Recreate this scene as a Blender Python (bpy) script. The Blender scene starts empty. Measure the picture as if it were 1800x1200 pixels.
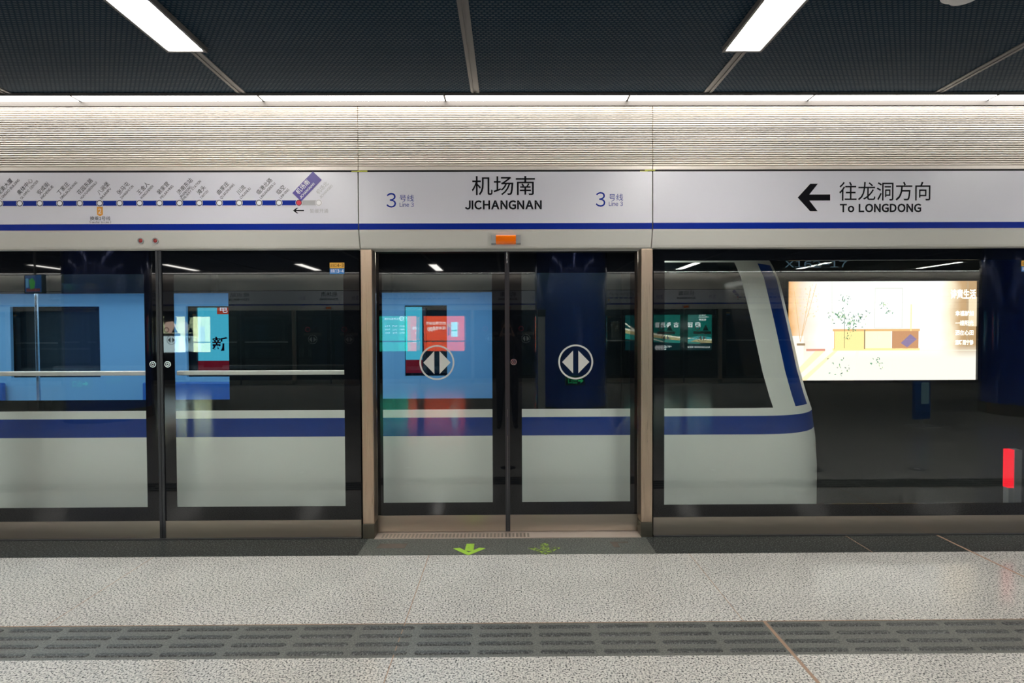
import bpy, bmesh, math, random
from math import sin, cos, pi, radians
from mathutils import Vector, Matrix
import numpy as np
random.seed(7)
S = bpy.context.scene
C = S.collection

# ------------------------------------------------------------------ camera, world, exposure
cam_data = bpy.data.cameras.new('camera')
cam = bpy.data.objects.new('camera', cam_data); C.objects.link(cam)
cam_data.sensor_width = 36.0; cam_data.lens = 19.2; cam_data.clip_start = 0.03; cam_data.clip_end = 100
YAW, PITCH, ROLL = radians(.38), radians(1.17), radians(.22)
fw = Vector((sin(YAW)*cos(PITCH), cos(YAW)*cos(PITCH), -sin(PITCH)))
r0 = fw.cross(Vector((0, 0, 1))).normalized(); u0 = r0.cross(fw)
cr = cos(ROLL)*r0 - sin(ROLL)*u0; cu = sin(ROLL)*r0 + cos(ROLL)*u0
cam.matrix_world = Matrix(((cr.x, cu.x, -fw.x, 0), (cr.y, cu.y, -fw.y, -4.0), (cr.z, cu.z, -fw.z, 1.55), (0, 0, 0, 1)))
S.camera = cam
w = bpy.data.worlds.new('world'); S.world = w; w.use_nodes = True
w.node_tree.nodes['Background'].inputs[0].default_value = (0.01, 0.012, 0.015, 1)
w.node_tree.nodes['Background'].inputs[1].default_value = 0.2
S.view_settings.view_transform = 'Standard'; S.view_settings.look = 'None'
S.view_settings.gamma = 1.0; S.view_settings.use_curve_mapping = False
S.view_settings.exposure = 0.13
cy = S.cycles
cy.use_denoising = True; cy.max_bounces = 8; cy.diffuse_bounces = 4; cy.glossy_bounces = 5
cy.transparent_max_bounces = 24; cy.transmission_bounces = 4; cy.sample_clamp_indirect = 6.0
cy.caustics_reflective = False; cy.caustics_refractive = False
STRIP_E, FIX_E, TRAIN_E, AD_E, FILL_E = 13.0, 27.0, 2.2, 1.0, 20.0   # lamp strengths

W = 11.6            # platform width between the two door lines
CEIL = 3.23
DX = -0.015         # centre of the near door
PITCHX = 5.146      # door spacing

# ------------------------------------------------------------------ materials
def mat(name, col, rough=.5, metal=0., spec=None, ior=None, emit=None, es=1., coat=0.):
    m = bpy.data.materials.new(name); m.use_nodes = True
    b = m.node_tree.nodes['Principled BSDF']; i = b.inputs
    i['Base Color'].default_value = (*col, 1); i['Roughness'].default_value = rough; i['Metallic'].default_value = metal
    if ior: i['IOR'].default_value = ior
    if spec is not None: i['Specular IOR Level'].default_value = spec
    if coat: i['Coat Weight'].default_value = coat; i['Coat Roughness'].default_value = .05
    if emit: i['Emission Color'].default_value = (*emit, 1); i['Emission Strength'].default_value = es
    return m
def nodes(m):
    nt = m.node_tree; return nt, nt.nodes, nt.links, nt.nodes['Principled BSDF']
def coords(nt, scale=(1, 1, 1)):
    tc = nt.nodes.new('ShaderNodeTexCoord'); mp = nt.nodes.new('ShaderNodeMapping')
    mp.inputs['Scale'].default_value = scale
    nt.links.new(tc.outputs['Object'], mp.inputs['Vector']); return mp.outputs['Vector']
def ramp(nt, stops, interp='LINEAR'):
    r = nt.nodes.new('ShaderNodeValToRGB'); r.color_ramp.interpolation = interp
    e = r.color_ramp.elements
    while len(e) < len(stops): e.new(.5)
    for k, (p, c) in enumerate(stops): e[k].position = p; e[k].color = (*c, 1)
    return r
def emat(name, col, s):
    m = bpy.data.materials.new(name); m.use_nodes = True; nt = m.node_tree
    nt.nodes.remove(nt.nodes['Principled BSDF']); e = nt.nodes.new('ShaderNodeEmission')
    e.inputs[0].default_value = (*col, 1); e.inputs[1].default_value = s
    nt.links.new(e.outputs[0], nt.nodes['Material Output'].inputs[0]); return m
def granite(name, stops, scale, rough, rvar=0.1, ior=1.5):
    m = mat(name, (.5, .5, .5), rough, ior=ior); nt, N, L, b = nodes(m)
    v = coords(nt)
    n1 = N.new('ShaderNodeTexNoise'); n1.inputs['Scale'].default_value = scale; n1.inputs['Detail'].default_value = 3; n1.inputs['Roughness'].default_value = .7
    n2 = N.new('ShaderNodeTexNoise'); n2.inputs['Scale'].default_value = 2.3; n2.inputs['Detail'].default_value = 4
    L.new(v, n1.inputs['Vector']); L.new(v, n2.inputs['Vector'])
    r = ramp(nt, stops); L.new(n1.outputs[0], r.inputs[0])
    mx = N.new('ShaderNodeMix'); mx.data_type = 'RGBA'; mx.blend_type = 'MULTIPLY'; mx.inputs[0].default_value = 1
    r2 = ramp(nt, [(.3, (.86, .86, .86)), (.7, (1, 1, 1))]); L.new(n2.outputs[0], r2.inputs[0])
    L.new(r.outputs[0], mx.inputs[6]); L.new(r2.outputs[0], mx.inputs[7]); L.new(mx.outputs[2], b.inputs['Base Color'])
    return m
def glass(name, tint, ior, back=False):
    m = bpy.data.materials.new(name); m.use_nodes = True; nt = m.node_tree; N = nt.nodes; L = nt.links
    N.remove(N['Principled BSDF']); t = N.new('ShaderNodeBsdfTransparent'); t.inputs[0].default_value = (*tint, 1)
    g = N.new('ShaderNodeBsdfGlossy'); g.inputs['Roughness'].default_value = 0.0; g.inputs[0].default_value = (.96, 1, 1, 1)
    f = N.new('ShaderNodeFresnel'); 
    gm = N.new('ShaderNodeNewGeometry'); mi = N.new('ShaderNodeMix'); mi.data_type = 'FLOAT'    # same reflectance from both sides of the sheet
    mi.inputs[2].default_value = ior; mi.inputs[3].default_value = 1/ior
    L.new(gm.outputs['Backfacing'], mi.inputs[0]); L.new(mi.outputs[0], f.inputs[0])
    mx = N.new('ShaderNodeMixShader'); L.new(f.outputs[0], mx.inputs[0]); L.new(t.outputs[0], mx.inputs[1]); L.new(g.outputs[0], mx.inputs[2])
    L.new(mx.outputs[0], N['Material Output'].inputs[0]); return m
def brushed(name, col, rough, axis, metal=.9):
    m = mat(name, col, rough, metal); nt, N, L, b = nodes(m)
    sc = [400, 400, 400]; sc[axis] = 2
    v = coords(nt, sc); n = N.new('ShaderNodeTexNoise'); n.inputs['Scale'].default_value = 1; n.inputs['Detail'].default_value = 2
    L.new(v, n.inputs['Vector'])
    r = ramp(nt, [(.3, (rough-.04,)*3), (.7, (rough+.04,)*3)]); L.new(n.outputs[0], r.inputs[0]); L.new(r.outputs[0], b.inputs['Roughness'])
    bp = N.new('ShaderNodeBump'); bp.inputs['Strength'].default_value = .02; bp.inputs['Distance'].default_value = .001
    L.new(n.outputs[0], bp.inputs['Height']); L.new(bp.outputs[0], b.inputs['Normal']); return m

M = {}
M['granite'] = granite('light_granite', [(.35, (.025, .025, .025)), (.42, (.2, .2, .195)), (.48, (.56, .55, .52)), (.56, (.72, .70, .65)), (.7, (.84, .81, .75))], 105, .13, ior=1.27)
M['dark_granite'] = granite('dark_granite', [(.4, (.003, .004, .004)), (.5, (.02, .025, .024)), (.58, (.085, .095, .092)), (.67, (.27, .28, .27))], 95, .4, ior=1.3)
M['door_slab'] = granite('worn_dark_granite', [(.35, (.02, .024, .02)), (.5, (.11, .12, .108)), (.68, (.26, .27, .25))], 95, .4)
M['tactile'] = granite('tactile_granite', [(.3, (.06, .062, .055)), (.5, (.15, .155, .14)), (.7, (.24, .245, .22))], 120, .45)
M['tactile_bar'] = granite('tactile_bar_granite', [(.36, (.012, .013, .013)), (.52, (.075, .08, .078)), (.7, (.22, .23, .22))], 130, .45)
M['grout'] = mat('grout', (.36, .24, .17), .8)
M['grout_grey'] = mat('grout_grey', (.42, .4, .36), .8)
M['fascia'] = mat('fascia_ribbed', (.90, .83, .75), .35, .2)
M['fascia_trim'] = mat('fascia_trim', (.84, .76, .68), .4, .1)
M['brown_trim'] = mat('shadow_gap_trim', (.06, .05, .042), .5)  # dark colour stands for the shadow gap above the fascia
M['sign_face'] = mat('sign_face', (.70, .70, .77), .3)
M['valance'] = mat('valance_paint', (.66, .655, .61), .35)
M['blue'] = mat('line_blue', (.001, .021, .28), .5, spec=.12)
M['black'] = mat('black_recess', (.004, .004, .005), .7)
M['ink'] = mat('sign_ink', (.006, .006, .009), .6, spec=.08)
M['ink_grey'] = mat('sign_ink_grey', (.42, .42, .44), .5)
M['ink_purple'] = mat('sign_purple', (.06, .035, .3), .4)
M['white'] = mat('white_print', (.85, .85, .88), .4)
M['red'] = mat('red_print', (.7, .01, .05), .4)
M['orange_tag'] = mat('orange_tag', (.75, .32, .03), .4)
M['steel'] = brushed('brushed_steel', (.46, .41, .345), .34, 0)
M['steel_v'] = brushed('brushed_steel_post', (.54, .42, .32), .3, 2)
M['boot'] = mat('post_boot', (.16, .15, .12), .35, .8)
M['sill'] = brushed('door_sill_steel', (.72, .62, .55), .5, 0, .6)
M['frit'] = mat('black_frit_glass', (.004, .005, .007), .02, ior=1.47)
M['glass'] = glass('door_glass', (.94, .975, .96), 1.5)
M['glass_back'] = glass('door_glass_back', (.97, .98, .98), 1.53)
M['rubber'] = mat('dark_rubber', (.035, .037, .042), .4)
M['dark_alu'] = mat('dark_aluminium', (.05, .053, .06), .3, .5)
M['decal'] = mat('white_decal', (.62, .63, .6), .5)
M['grey_paint'] = mat('grey_paint', (.35, .36, .36), .4)
M['pale_metal'] = mat('pale_metal', (.74, .74, .72), .3, .2)
M['orange_lens'] = mat('orange_lens', (.85, .16, .003), .15, emit=(1, .17, 0), es=.12, coat=.5)
M['red_lens'] = mat('red_lens', (.3, .012, .008), .15, coat=.6)
M['chrome'] = mat('chrome', (.75, .75, .75), .2, 1.)
M['strip'] = emat('strip_lamp', (1, .97, .92), STRIP_E)
M['gap'] = emat('added_fill_lamp', (1, 1, .96), FILL_E)
M['fixture'] = emat('panel_lamp', (1, .965, .90), FIX_E)
M['rail'] = mat('ceiling_rail', (.15, .145, .14), .5, .2)
M['pillar'] = mat('navy_pillar', (.008, .06, .42), .1, .2, coat=.6)
M['skirt'] = mat('pillar_skirt', (.22, .2, .17), .25, .7)
M['wall_dark'] = mat('track_wall', (.02, .026, .03), .7)
M['end_wall'] = mat('end_wall', (.25, .26, .27), .6)
M['track_bed'] = mat('track_bed', (.04, .042, .042), .85)
M['concrete_edge'] = mat('platform_edge', (.12, .12, .12), .8)
M['rust'] = mat('rail_steel', (.2, .16, .13), .35, .8)
M['train_white'] = mat('train_white', (.80, .83, .79), .35)
M['train_blue'] = mat('train_blue', (.001, .038, .26), .45, spec=.2)
M['train_black'] = mat('train_black_glass', (.005, .008, .01), .06, ior=1.4)
M['train_glass'] = glass('train_glass', (.78, .88, .95), 1.45)
M['lining'] = mat('interior_lining', (.20, .42, .62), .75)
M['lining_w'] = mat('interior_ceiling', (.7, .75, .8), .5)
M['train_floor'] = mat('interior_floor', (.14, .17, .2), .4)
M['seat'] = mat('seat_blue', (.02, .12, .4), .35)
M['interior_lamp'] = emat('interior_lamp', (.72, .88, 1), TRAIN_E*4)
M['tape'] = mat('yellow_tape', (.6, .62, .1), .6)
M['sticker_orange'] = mat('sticker_orange', (.78, .42, .05), .5)
M['sticker_blue'] = mat('sticker_blue', (.03, .2, .55), .5)
M['etched'] = mat('etched_code', (.06, .13, .19), .5)
M['residue'] = mat('adhesive_residue', (.13, .105, .085), .8)
M['red_lamp'] = emat('red_lamp', (1, .012, .03), 1.0)
M['green_lamp'] = emat('exit_green', (.05, .9, .25), 1.6)
M['exit_dark'] = mat('exit_body', (.004, .03, .012), .3)
M['plastic_white'] = mat('white_plastic', (.75, .75, .74), .4)
M['skin'] = mat('skin', (.52, .33, .24), .5)
M['jacket'] = mat('dark_jacket', (.012, .013, .017), .7)
M['trouser'] = mat('dark_trousers', (.01, .011, .016), .75)
M['shoe'] = mat('black_shoe', (.008, .008, .008), .4)
M['hair'] = mat('black_hair', (.006, .005, .005), .45)
M['cam_black'] = mat('camera_black', (.01, .01, .01), .35)
M['ad_blue'] = mat('board_blue', (.01, .1, .4), .35)
M['marker'] = mat('floor_marker_dark', (.01, .011, .012), .3)

# expanded metal ceiling: lit strand faces painted as staggered pale dashes on dark openings
m = mat('ceiling_mesh', (.1, .1, .1), .6, 0., spec=.05); nt, N, L, b = nodes(m)
v = coords(nt)
br = N.new('ShaderNodeTexBrick'); br.offset = .5
br.inputs['Scale'].default_value = 1; br.inputs['Brick Width'].default_value = .030; br.inputs['Row Height'].default_value = .020
br.inputs['Mortar Size'].default_value = .0062; br.inputs['Mortar Smooth'].default_value = .2
br.inputs['Color1'].default_value = (.085, .105, .12, 1); br.inputs['Color2'].default_value = (.06, .085, .105, 1)
br.inputs['Mortar'].default_value = (.006, .023, .043, 1)
L.new(v, br.inputs['Vector']); L.new(br.outputs['Color'], b.inputs['Base Color'])
bp = N.new('ShaderNodeBump'); bp.inputs['Strength'].default_value = .9; bp.inputs['Distance'].default_value = .006
L.new(br.outputs['Fac'], bp.inputs['Height']); L.new(bp.outputs[0], b.inputs['Normal']); M['mesh'] = m

# green floor arrows: fresh and worn sticker
def worn(name, col, under, lo, hi, sc):
    m = mat(name, col, .6); nt, N, L, b = nodes(m)
    n = N.new('ShaderNodeTexNoise'); n.inputs['Scale'].default_value = sc; n.inputs['Detail'].default_value = 5
    L.new(coords(nt), n.inputs['Vector']); r = ramp(nt, [(lo, under), (hi, col)]); L.new(n.outputs[0], r.inputs[0])
    L.new(r.outputs[0], b.inputs['Base Color']); return m
M['arrow'] = worn('green_sticker', (.36, .62, .06), (.27, .47, .06), .3, .45, 40)
M['arrow_worn'] = worn('worn_green_sticker', (.36, .55, .06), (.1, .12, .08), .46, .62, 55)

# ------------------------------------------------------------------ mesh builder
def text_mesh(body, bold=0., extrude=.0006):
    c = bpy.data.curves.new('tmp', 'FONT'); c.body = body; c.offset = bold; c.size = 1; c.resolution_u = 3
    o = bpy.data.objects.new('tmp', c); C.objects.link(o)
    dg = bpy.context.evaluated_depsgraph_get(); dg.update()
    me = bpy.data.meshes.new_from_object(o.evaluated_get(dg))
    vs = [v.co.copy() for v in me.vertices]; fs = [tuple(p.vertices) for p in me.polygons]
    bpy.data.objects.remove(o); bpy.data.curves.remove(c); bpy.data.meshes.remove(me)
    return vs, fs
TC = {}
def latin_mesh(body, bold):
    """Latin letters in the plain sans drawing of the built-in font's full-width forms, set solid"""
    if (body, bold, 'l') in TC: return TC[(body, bold, 'l')]
    VS, FS, x = [], [], 0.
    for ch in body:
        if ch == ' ': x += .34; continue
        if ch == '–': VS2 = [Vector((0, .3, 0)), Vector((.5, .3, 0)), Vector((.5, .39, 0)), Vector((0, .39, 0))]; FS2 = [(0, 1, 2, 3)]
        elif ch == 'I': wd = .085+2*bold; VS2 = [Vector((0, -bold, 0)), Vector((wd, -bold, 0)), Vector((wd, .733+bold, 0)), Vector((0, .733+bold, 0))]; FS2 = [(0, 1, 2, 3)]
        else:
            key = ('fw', ch, bold)
            if key not in TC: TC[key] = text_mesh(chr(ord(ch)+0xFEE0), bold)
            VS2, FS2 = TC[key]
        a = min(v.x for v in VS2); b = max(v.x for v in VS2); n = len(VS)
        VS += [Vector((v.x-a+x, v.y, 0)) for v in VS2]; FS += [tuple(i+n for i in f) for f in FS2]; x += b-a+.085
    TC[(body, bold, 'l')] = (VS, FS); return VS, FS
class MB:
    """collects shapes, links them as one mesh object"""
    def __init__(s): s.v = []; s.f = []; s.m = []; s.mats = []
    def mi(s, mt):
        if mt is None: return 0
        if mt not in s.mats: s.mats.append(mt)
        return s.mats.index(mt)
    def add(s, vs, fs, mt=None):
        n = len(s.v); s.v += [tuple(v) for v in vs]; k = s.mi(mt)
        for f in fs: s.f.append(tuple(n+i for i in f)); s.m.append(k)
        return s
    def box(s, x0, x1, y0, y1, z0, z1, mt=None):
        vs = [(x, y, z) for x in (x0, x1) for y in (y0, y1) for z in (z0, z1)]
        return s.add(vs, [(0, 1, 3, 2), (4, 6, 7, 5), (0, 4, 5, 1), (2, 3, 7, 6), (0, 2, 6, 4), (1, 5, 7, 3)], mt)
    def prism_x(s, prof, x0, x1, mt=None):          # prof: list of (y,z), closed
        n = len(prof); vs = [(x0, y, z) for y, z in prof] + [(x1, y, z) for y, z in prof]
        fs = [(i, (i+1) % n, n+(i+1) % n, n+i) for i in range(n)] + [tuple(range(n-1, -1, -1)), tuple(range(n, 2*n))]
        return s.add(vs, fs, mt)
    def poly_xz(s, pts, y, t=.001, mt=None):        # flat plate in the xz plane, front at y, thickness t
        n = len(pts); vs = [(x, y, z) for x, z in pts] + [(x, y+t, z) for x, z in pts]
        fs = [tuple(range(n)), tuple(range(2*n-1, n-1, -1))] + [(i, n+i, n+(i+1) % n, (i+1) % n) for i in range(n)]
        return s.add(vs, fs, mt)
    def poly_xy(s, pts, z, t=.001, mt=None):
        n = len(pts); vs = [(x, y, z) for x, y in pts] + [(x, y, z-t) for x, y in pts]
        fs = [tuple(range(n)), tuple(range(2*n-1, n-1, -1))] + [(i, n+i, n+(i+1) % n, (i+1) % n) for i in range(n)]
        return s.add(vs, fs, mt)
    def ring_xz(s, cx, cz, ro, ri, y, t=.001, mt=None, n=48):
        vs = []
        for k in range(n):
            a = 2*pi*k/n
            for r in (ro, ri):
                for yy in (y, y+t): vs.append((cx+r*cos(a), yy, cz+r*sin(a)))
        fs = []
        for k in range(n):
            a = 4*k; b2 = 4*((k+1) % n)
            fs += [(a, b2, b2+2, a+2), (a+1, a+3, b2+3, b2+1), (a, a+1, b2+1, b2), (a+2, b2+2, b2+3, a+3)]
        return s.add(vs, fs, mt)
    def disc_xz(s, cx, cz, r, y, t=.001, mt=None, n=28):
        return s.poly_xz([(cx+r*cos(2*pi*k/n), cz+r*sin(2*pi*k/n)) for k in range(n)], y, t, mt)
    def tube(s, p0, p1, r, mt=None, n=14, r1=None):
        p0 = Vector(p0); p1 = Vector(p1); d = (p1-p0).normalized()
        a = d.orthogonal().normalized(); b2 = d.cross(a); r1 = r if r1 is None else r1
        vs = [p0+(a*cos(2*pi*k/n)+b2*sin(2*pi*k/n))*r for k in range(n)] + [p1+(a*cos(2*pi*k/n)+b2*sin(2*pi*k/n))*r1 for k in range(n)]
        fs = [(i, (i+1) % n, n+(i+1) % n, n+i) for i in range(n)] + [tuple(range(n-1, -1, -1)), tuple(range(n, 2*n))]
        return s.add(vs, fs, mt)
    def lathe(s, prof, cx, cy, mt=None, n=48):      # prof: (r,z) list
        vs = [(cx+r*cos(2*pi*k/n), cy+r*sin(2*pi*k/n), z) for r, z in prof for k in range(n)]
        fs = []
        for j in range(len(prof)-1):
            for k in range(n):
                fs.append((j*n+k, j*n+(k+1) % n, (j+1)*n+(k+1) % n, (j+1)*n+k))
        fs += [tuple(range(n-1, -1, -1)), tuple(range((len(prof)-1)*n, len(prof)*n))]
        return s.add(vs, fs, mt)
    def text(s, body, x0, x1, z0, z1, y, mt=None, bold=0., keep=False, ang=0., org=None):
        lat = all(ord(c_) < 0x2e80 for c_ in body) and any(c_.isalnum() for c_ in body)
        """text filling the box x0..x1, z0..z1 on the plane y, read from -y; with org, rotated about it"""
        key = (body, bold)
        if lat: vs, fs = latin_mesh(body, bold)
        else:
            if key not in TC: TC[key] = text_mesh(body, bold)
            vs, fs = TC[key]
        ax = min(v.x for v in vs); bx = max(v.x for v in vs); az = min(v.y for v in vs); bz = max(v.y for v in vs)
        if lat:
            hv = latin_mesh('H', bold)[0]; az = min(v.y for v in hv); bz = max(v.y for v in hv)
        sx = (x1-x0)/(bx-ax); sz = (z1-z0)/(bz-az)
        out = []
        for v in vs:
            x = x0+(v.x-ax)*sx; z = z0+(v.y-az)*sz
            if org: dx, dz = x-org[0], z-org[1]; x = org[0]+dx*cos(ang)-dz*sin(ang); z = org[1]+dx*sin(ang)+dz*cos(ang)
            out.append((x, y, z))
        return s.add(out, fs, mt)
    def build(s, name, mt=None, parent=None, smooth=False, bevel=0.):
        me = bpy.data.meshes.new(name); me.from_pydata(s.v, [], s.f)
        mats = s.mats if s.mats else [mt]
        if mt is not None and s.mats and None in s.mats: pass
        for q in mats: me.materials.append(M[q] if isinstance(q, str) else q)
        if s.mats:
            for p, k in zip(me.polygons, s.m): p.material_index = k
        bm = bmesh.new(); bm.from_mesh(me)
        if all(len(f.verts) > 2 for f in bm.faces): bmesh.ops.recalc_face_normals(bm, faces=bm.faces)
        if smooth:
            for f in bm.faces: f.smooth = True
        bm.to_mesh(me); bm.free(); me.update()
        o = bpy.data.objects.new(name, me); C.objects.link(o)
        if parent: o.parent = parent
        if bevel:
            bv = o.modifiers.new('bevel', 'BEVEL'); bv.width = bevel; bv.segments = 2; bv.limit_method = 'ANGLE'
        return o
def tag(o, label=None, cat=None, group=None, kind=None):
    if label: o['label'] = label
    if cat: o['category'] = cat
    if group: o['group'] = group
    if kind: o['kind'] = kind
    return o
def thing(name, loc, label, cat, group=None, rz=0., kind=None):
    o = bpy.data.objects.new(name, None); o.empty_display_size = .1; C.objects.link(o)
    o.location = loc; o.rotation_euler = (0, 0, rz); return tag(o, label, cat, group, kind)
def dup(root, loc, rz=0., label=None, group=None):
    r = root.copy(); C.objects.link(r); r.location = loc; r.rotation_euler = (0, 0, rz)
    if label: r['label'] = label
    if group: r['group'] = group
    elif 'group' in r and label: pass
    for ch in list(root.children):
        c = ch.copy(); C.objects.link(c); c.parent = r
        for g in list(ch.children):
            d = g.copy(); C.objects.link(d); d.parent = c
    return r
def struct(o, label=None, cat=None):
    o['kind'] = 'structure'
    if label: o['label'] = label
    if cat: o['category'] = cat
    return o
def opp(x, y=0.): return (-x, -W-y, 0)              # the same spot on the door line across the platform

# ------------------------------------------------------------------ structure
XE = 17.0
struct(MB().box(-XE, XE, -W+.255, -1.437-0, -.3, 0).box(-XE, XE, -1.14, -.255, -.3, 0).build('floor', 'granite'), 'pale speckled granite platform floor', 'floor')
for nm, ya, yb in (('trim_1', -.255, .215), ('trim_2', -W-.215, -W+.255)):
    struct(MB().box(-XE, XE, ya, yb, -.3, 0).build(nm, 'dark_granite'),
           'dark granite strip along the foot of the glass doors' if nm == 'trim_1' else 'dark granite strip under the doors across the platform', 'floor trim')
# tactile paving: base strip and raised bars
tp = thing('floor_tactile', (0, 0, 0), 'dark grey tactile paving strip with raised bars crossing the pale floor', 'tactile paving', kind='structure')
MB().box(-XE, XE, -1.437, -1.14, -.3, -.0005).build('strip', 'tactile', tp)
bars = MB()
def stadium(cx, cyy, hl, hw, n=6):
    p = []
    for k in range(n+1): a = -pi/2+pi*k/n; p.append((cx+hl-hw+hw*cos(a), cyy+hw*sin(a)))
    for k in range(n+1): a = pi/2+pi*k/n; p.append((cx-hl+hw+hw*cos(a), cyy+hw*sin(a)))
    return p
k = -26
while k <= 26:
    for j in range(4):
        cx, cyy = -.02+.305*k, -1.178-.0735*j
        lo = stadium(cx, cyy, .136, .0165); hi = stadium(cx, cyy, .131, .011); n = len(lo)
        bars.add([(x, y, -.001) for x, y in lo]+[(x, y, .0045) for x, y in hi], [(i, (i+1) % n, n+(i+1) % n, n+i) for i in range(n)]+[tuple(range(n, 2*n))])
    k += 1
tag(bars.build('raised_bar', 'tactile_bar', tp), kind='stuff')
# grout joints
g = thing('trim_3', (0, 0, 0), 'brown and grey grout joints between the granite slabs', 'grout', kind='structure')
MB().box(3.205, 3.222, -1.14, .05, -.01, .0006).box(1.345, 1.362, -4, -1.137, -.01, .0008).build('brown_joint', 'grout', g)
mj = MB().box(2.522, 2.528, -.255, .05, -.01, .0006).box(-.557, -.552, -4, -.255, -.01, .0005).box(1.243, 1.247, -1.14, -.255, -.01, .0005).box(-2.45, -2.446, -1.14, -.255, -.01, .0005)
mj.box(-XE, XE, -1.140, -1.134, -.01, .0009, None)
mj.build('thin_joint', 'grout', g)
# paler slabs in front of each door
for s_, nm in ((0, 'trim_4'), (1, 'trim_5')):
    q = MB()
    for k in (-3, -2, -1, 0, 1, 2, 3):
        xx = DX+k*PITCHX
        if s_ == 0 and abs(k) > 3: continue
        q.poly_xy([(xx-1.035, .05), (xx-.001, .05), (xx-.001, -.254), (xx-1.035, -.254)], .0004, .003)
        q.poly_xy([(xx+.001, .05), (xx+1.035, .05), (xx+1.035, -.254), (xx+.001, -.254)], .0004, .003)
    if s_: q.v = [(-x, -W-y, z) for x, y, z in q.v]
    struct(q.build(nm, 'door_slab'), 'worn grey slabs in front of the near doors' if s_ == 0 else 'worn grey slabs in front of the doors across the platform', 'floor trim')
# platform edges, track beds, walls
for s_ in (0, 1):
    sg = (lambda y: y) if s_ == 0 else (lambda y: -W-y)
    def bx(q, x0, x1, a, b2, z0, z1): return q.box(x0, x1, min(sg(a), sg(b2)), max(sg(a), sg(b2)), z0, z1)
    n = 'front' if s_ == 0 else 'back'
    struct(bx(MB(), -XE, XE, .16, .215, -1.4, -.3).build('wall_platform_edge_'+n, 'concrete_edge'))
    struct(bx(MB(), -XE, XE, .16, 3.6, -1.55, -1.4).build('floor_trackbed_'+n, 'track_bed'))
    struct(bx(MB(), -XE, XE, 3.4, 3.6, -1.4, 3.9).build('wall_track_'+n, 'wall_dark'))
    struct(bx(MB(), -XE, XE, .01, 3.6, 3.75, 3.9).build('ceiling_track_'+n, 'wall_dark'))
    struct(bx(MB(), -XE, XE, .06, .2, 2.72, 3.75).build('wall_bulkhead_'+n, 'black'))
    for q, yy in enumerate((1.0, 2.43)):
        rl = MB(); bx(rl, -XE, XE, yy-.035, yy+.035, -1.1, -1.06); bx(rl, -XE, XE, yy-.01, yy+.01, -1.36, -1.1); bx(rl, -XE, XE, yy-.07, yy+.07, -1.4, -1.36)
        o = rl.build('track_rail', 'rust'); tag(o, ('steel running rail on the near track bed' if s_ == 0 else 'steel running rail on the track bed across the platform'), 'rail', 'running rails')
struct(MB().box(-XE-.2, -XE, -W-3.6, 3.6, -1.5, 3.9).build('wall_left', 'end_wall'))
struct(MB().box(XE, XE+.2, -W-3.6, 3.6, -1.5, 3.9).build('wall_right', 'end_wall'))
# ceiling
ce = struct(MB().box(-XE, XE, -W+.107, -.107, CEIL, CEIL+.05).build('ceiling', 'mesh'), 'dark expanded metal mesh ceiling', 'ceiling')
x = -1.87-1.643*8; k = -8
while x < XE:
    o = MB().box(x-.03, x-.009, -W+.107, -.107, CEIL-.006, CEIL+.01).box(x+.009, x+.03, -W+.107, -.107, CEIL-.006, CEIL+.01).box(x-.01, x+.01, -W+.107, -.107, CEIL-.0015, CEIL+.01).build('panel_rail', 'rail', ce)
    x += 1.643

# ------------------------------------------------------------------ ceiling panel lamps
def ceiling_light():
    t = thing('ceiling_light', (0, 0, 0), '', 'ceiling light', 'panel lamps in the mesh ceiling')
    a, b2 = .102, .75
    fr = MB()
    for p in ((-a-.016, -a, -b2-.016, b2+.016), (a, a+.016, -b2-.016, b2+.016), (-a, a, -b2-.016, -b2), (-a, a, b2, b2+.016)): fr.box(p[0], p[1], p[2], p[3], -.03, .03)
    fr.build('frame', 'rail', t)
    MB().box(-a, a, -b2, b2, -.022, -.012).build('diffuser', 'fixture', t)
    MB().box(-a, a, -b2, b2, -.012, .03).build('housing', 'grey_paint', t)
    return t
cl = None
for row, y in ((0, -.735-.75), (2, -3.3), (1, -W+.735+.75)):  # middle row is added out of view to brighten doors and train
    for k in range(-4, 5):
        xx = -1.893+3.29*k
        if row != 1 and not -3 <= k <= 4: continue
        if row == 0 and k == 0: lb = 'white panel lamp in the mesh ceiling at the upper left'
        elif row == 0 and k == 1: lb = 'white panel lamp in the mesh ceiling at the upper right'
        elif row == 2: lb = 'added white panel lamp over the middle of the platform, unseen behind the view'
        elif row == 0: lb = 'white panel lamp in the mesh ceiling above the near doors, beyond the frame edge'
        else: lb = 'white panel lamp above the doors across the platform, mirrored in the glass'
        cl = ceiling_light() if cl is None else dup(cl, (0, 0, 0))
        cl.location = (xx, y, CEIL); cl['label'] = lb
o = thing('smoke_detector', (2.275, -1.27, CEIL), 'round white smoke detector on the ceiling at the upper right edge', 'smoke detector')
MB().lathe([(.1, 0), (.1, -.012), (.085, -.022)], 0, 0).build('base', 'plastic_white', o, True)
MB().lathe([(.07, -.02), (.066, -.04), (.035, -.052)], 0, 0).build('dome', 'plastic_white', o, True)

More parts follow.
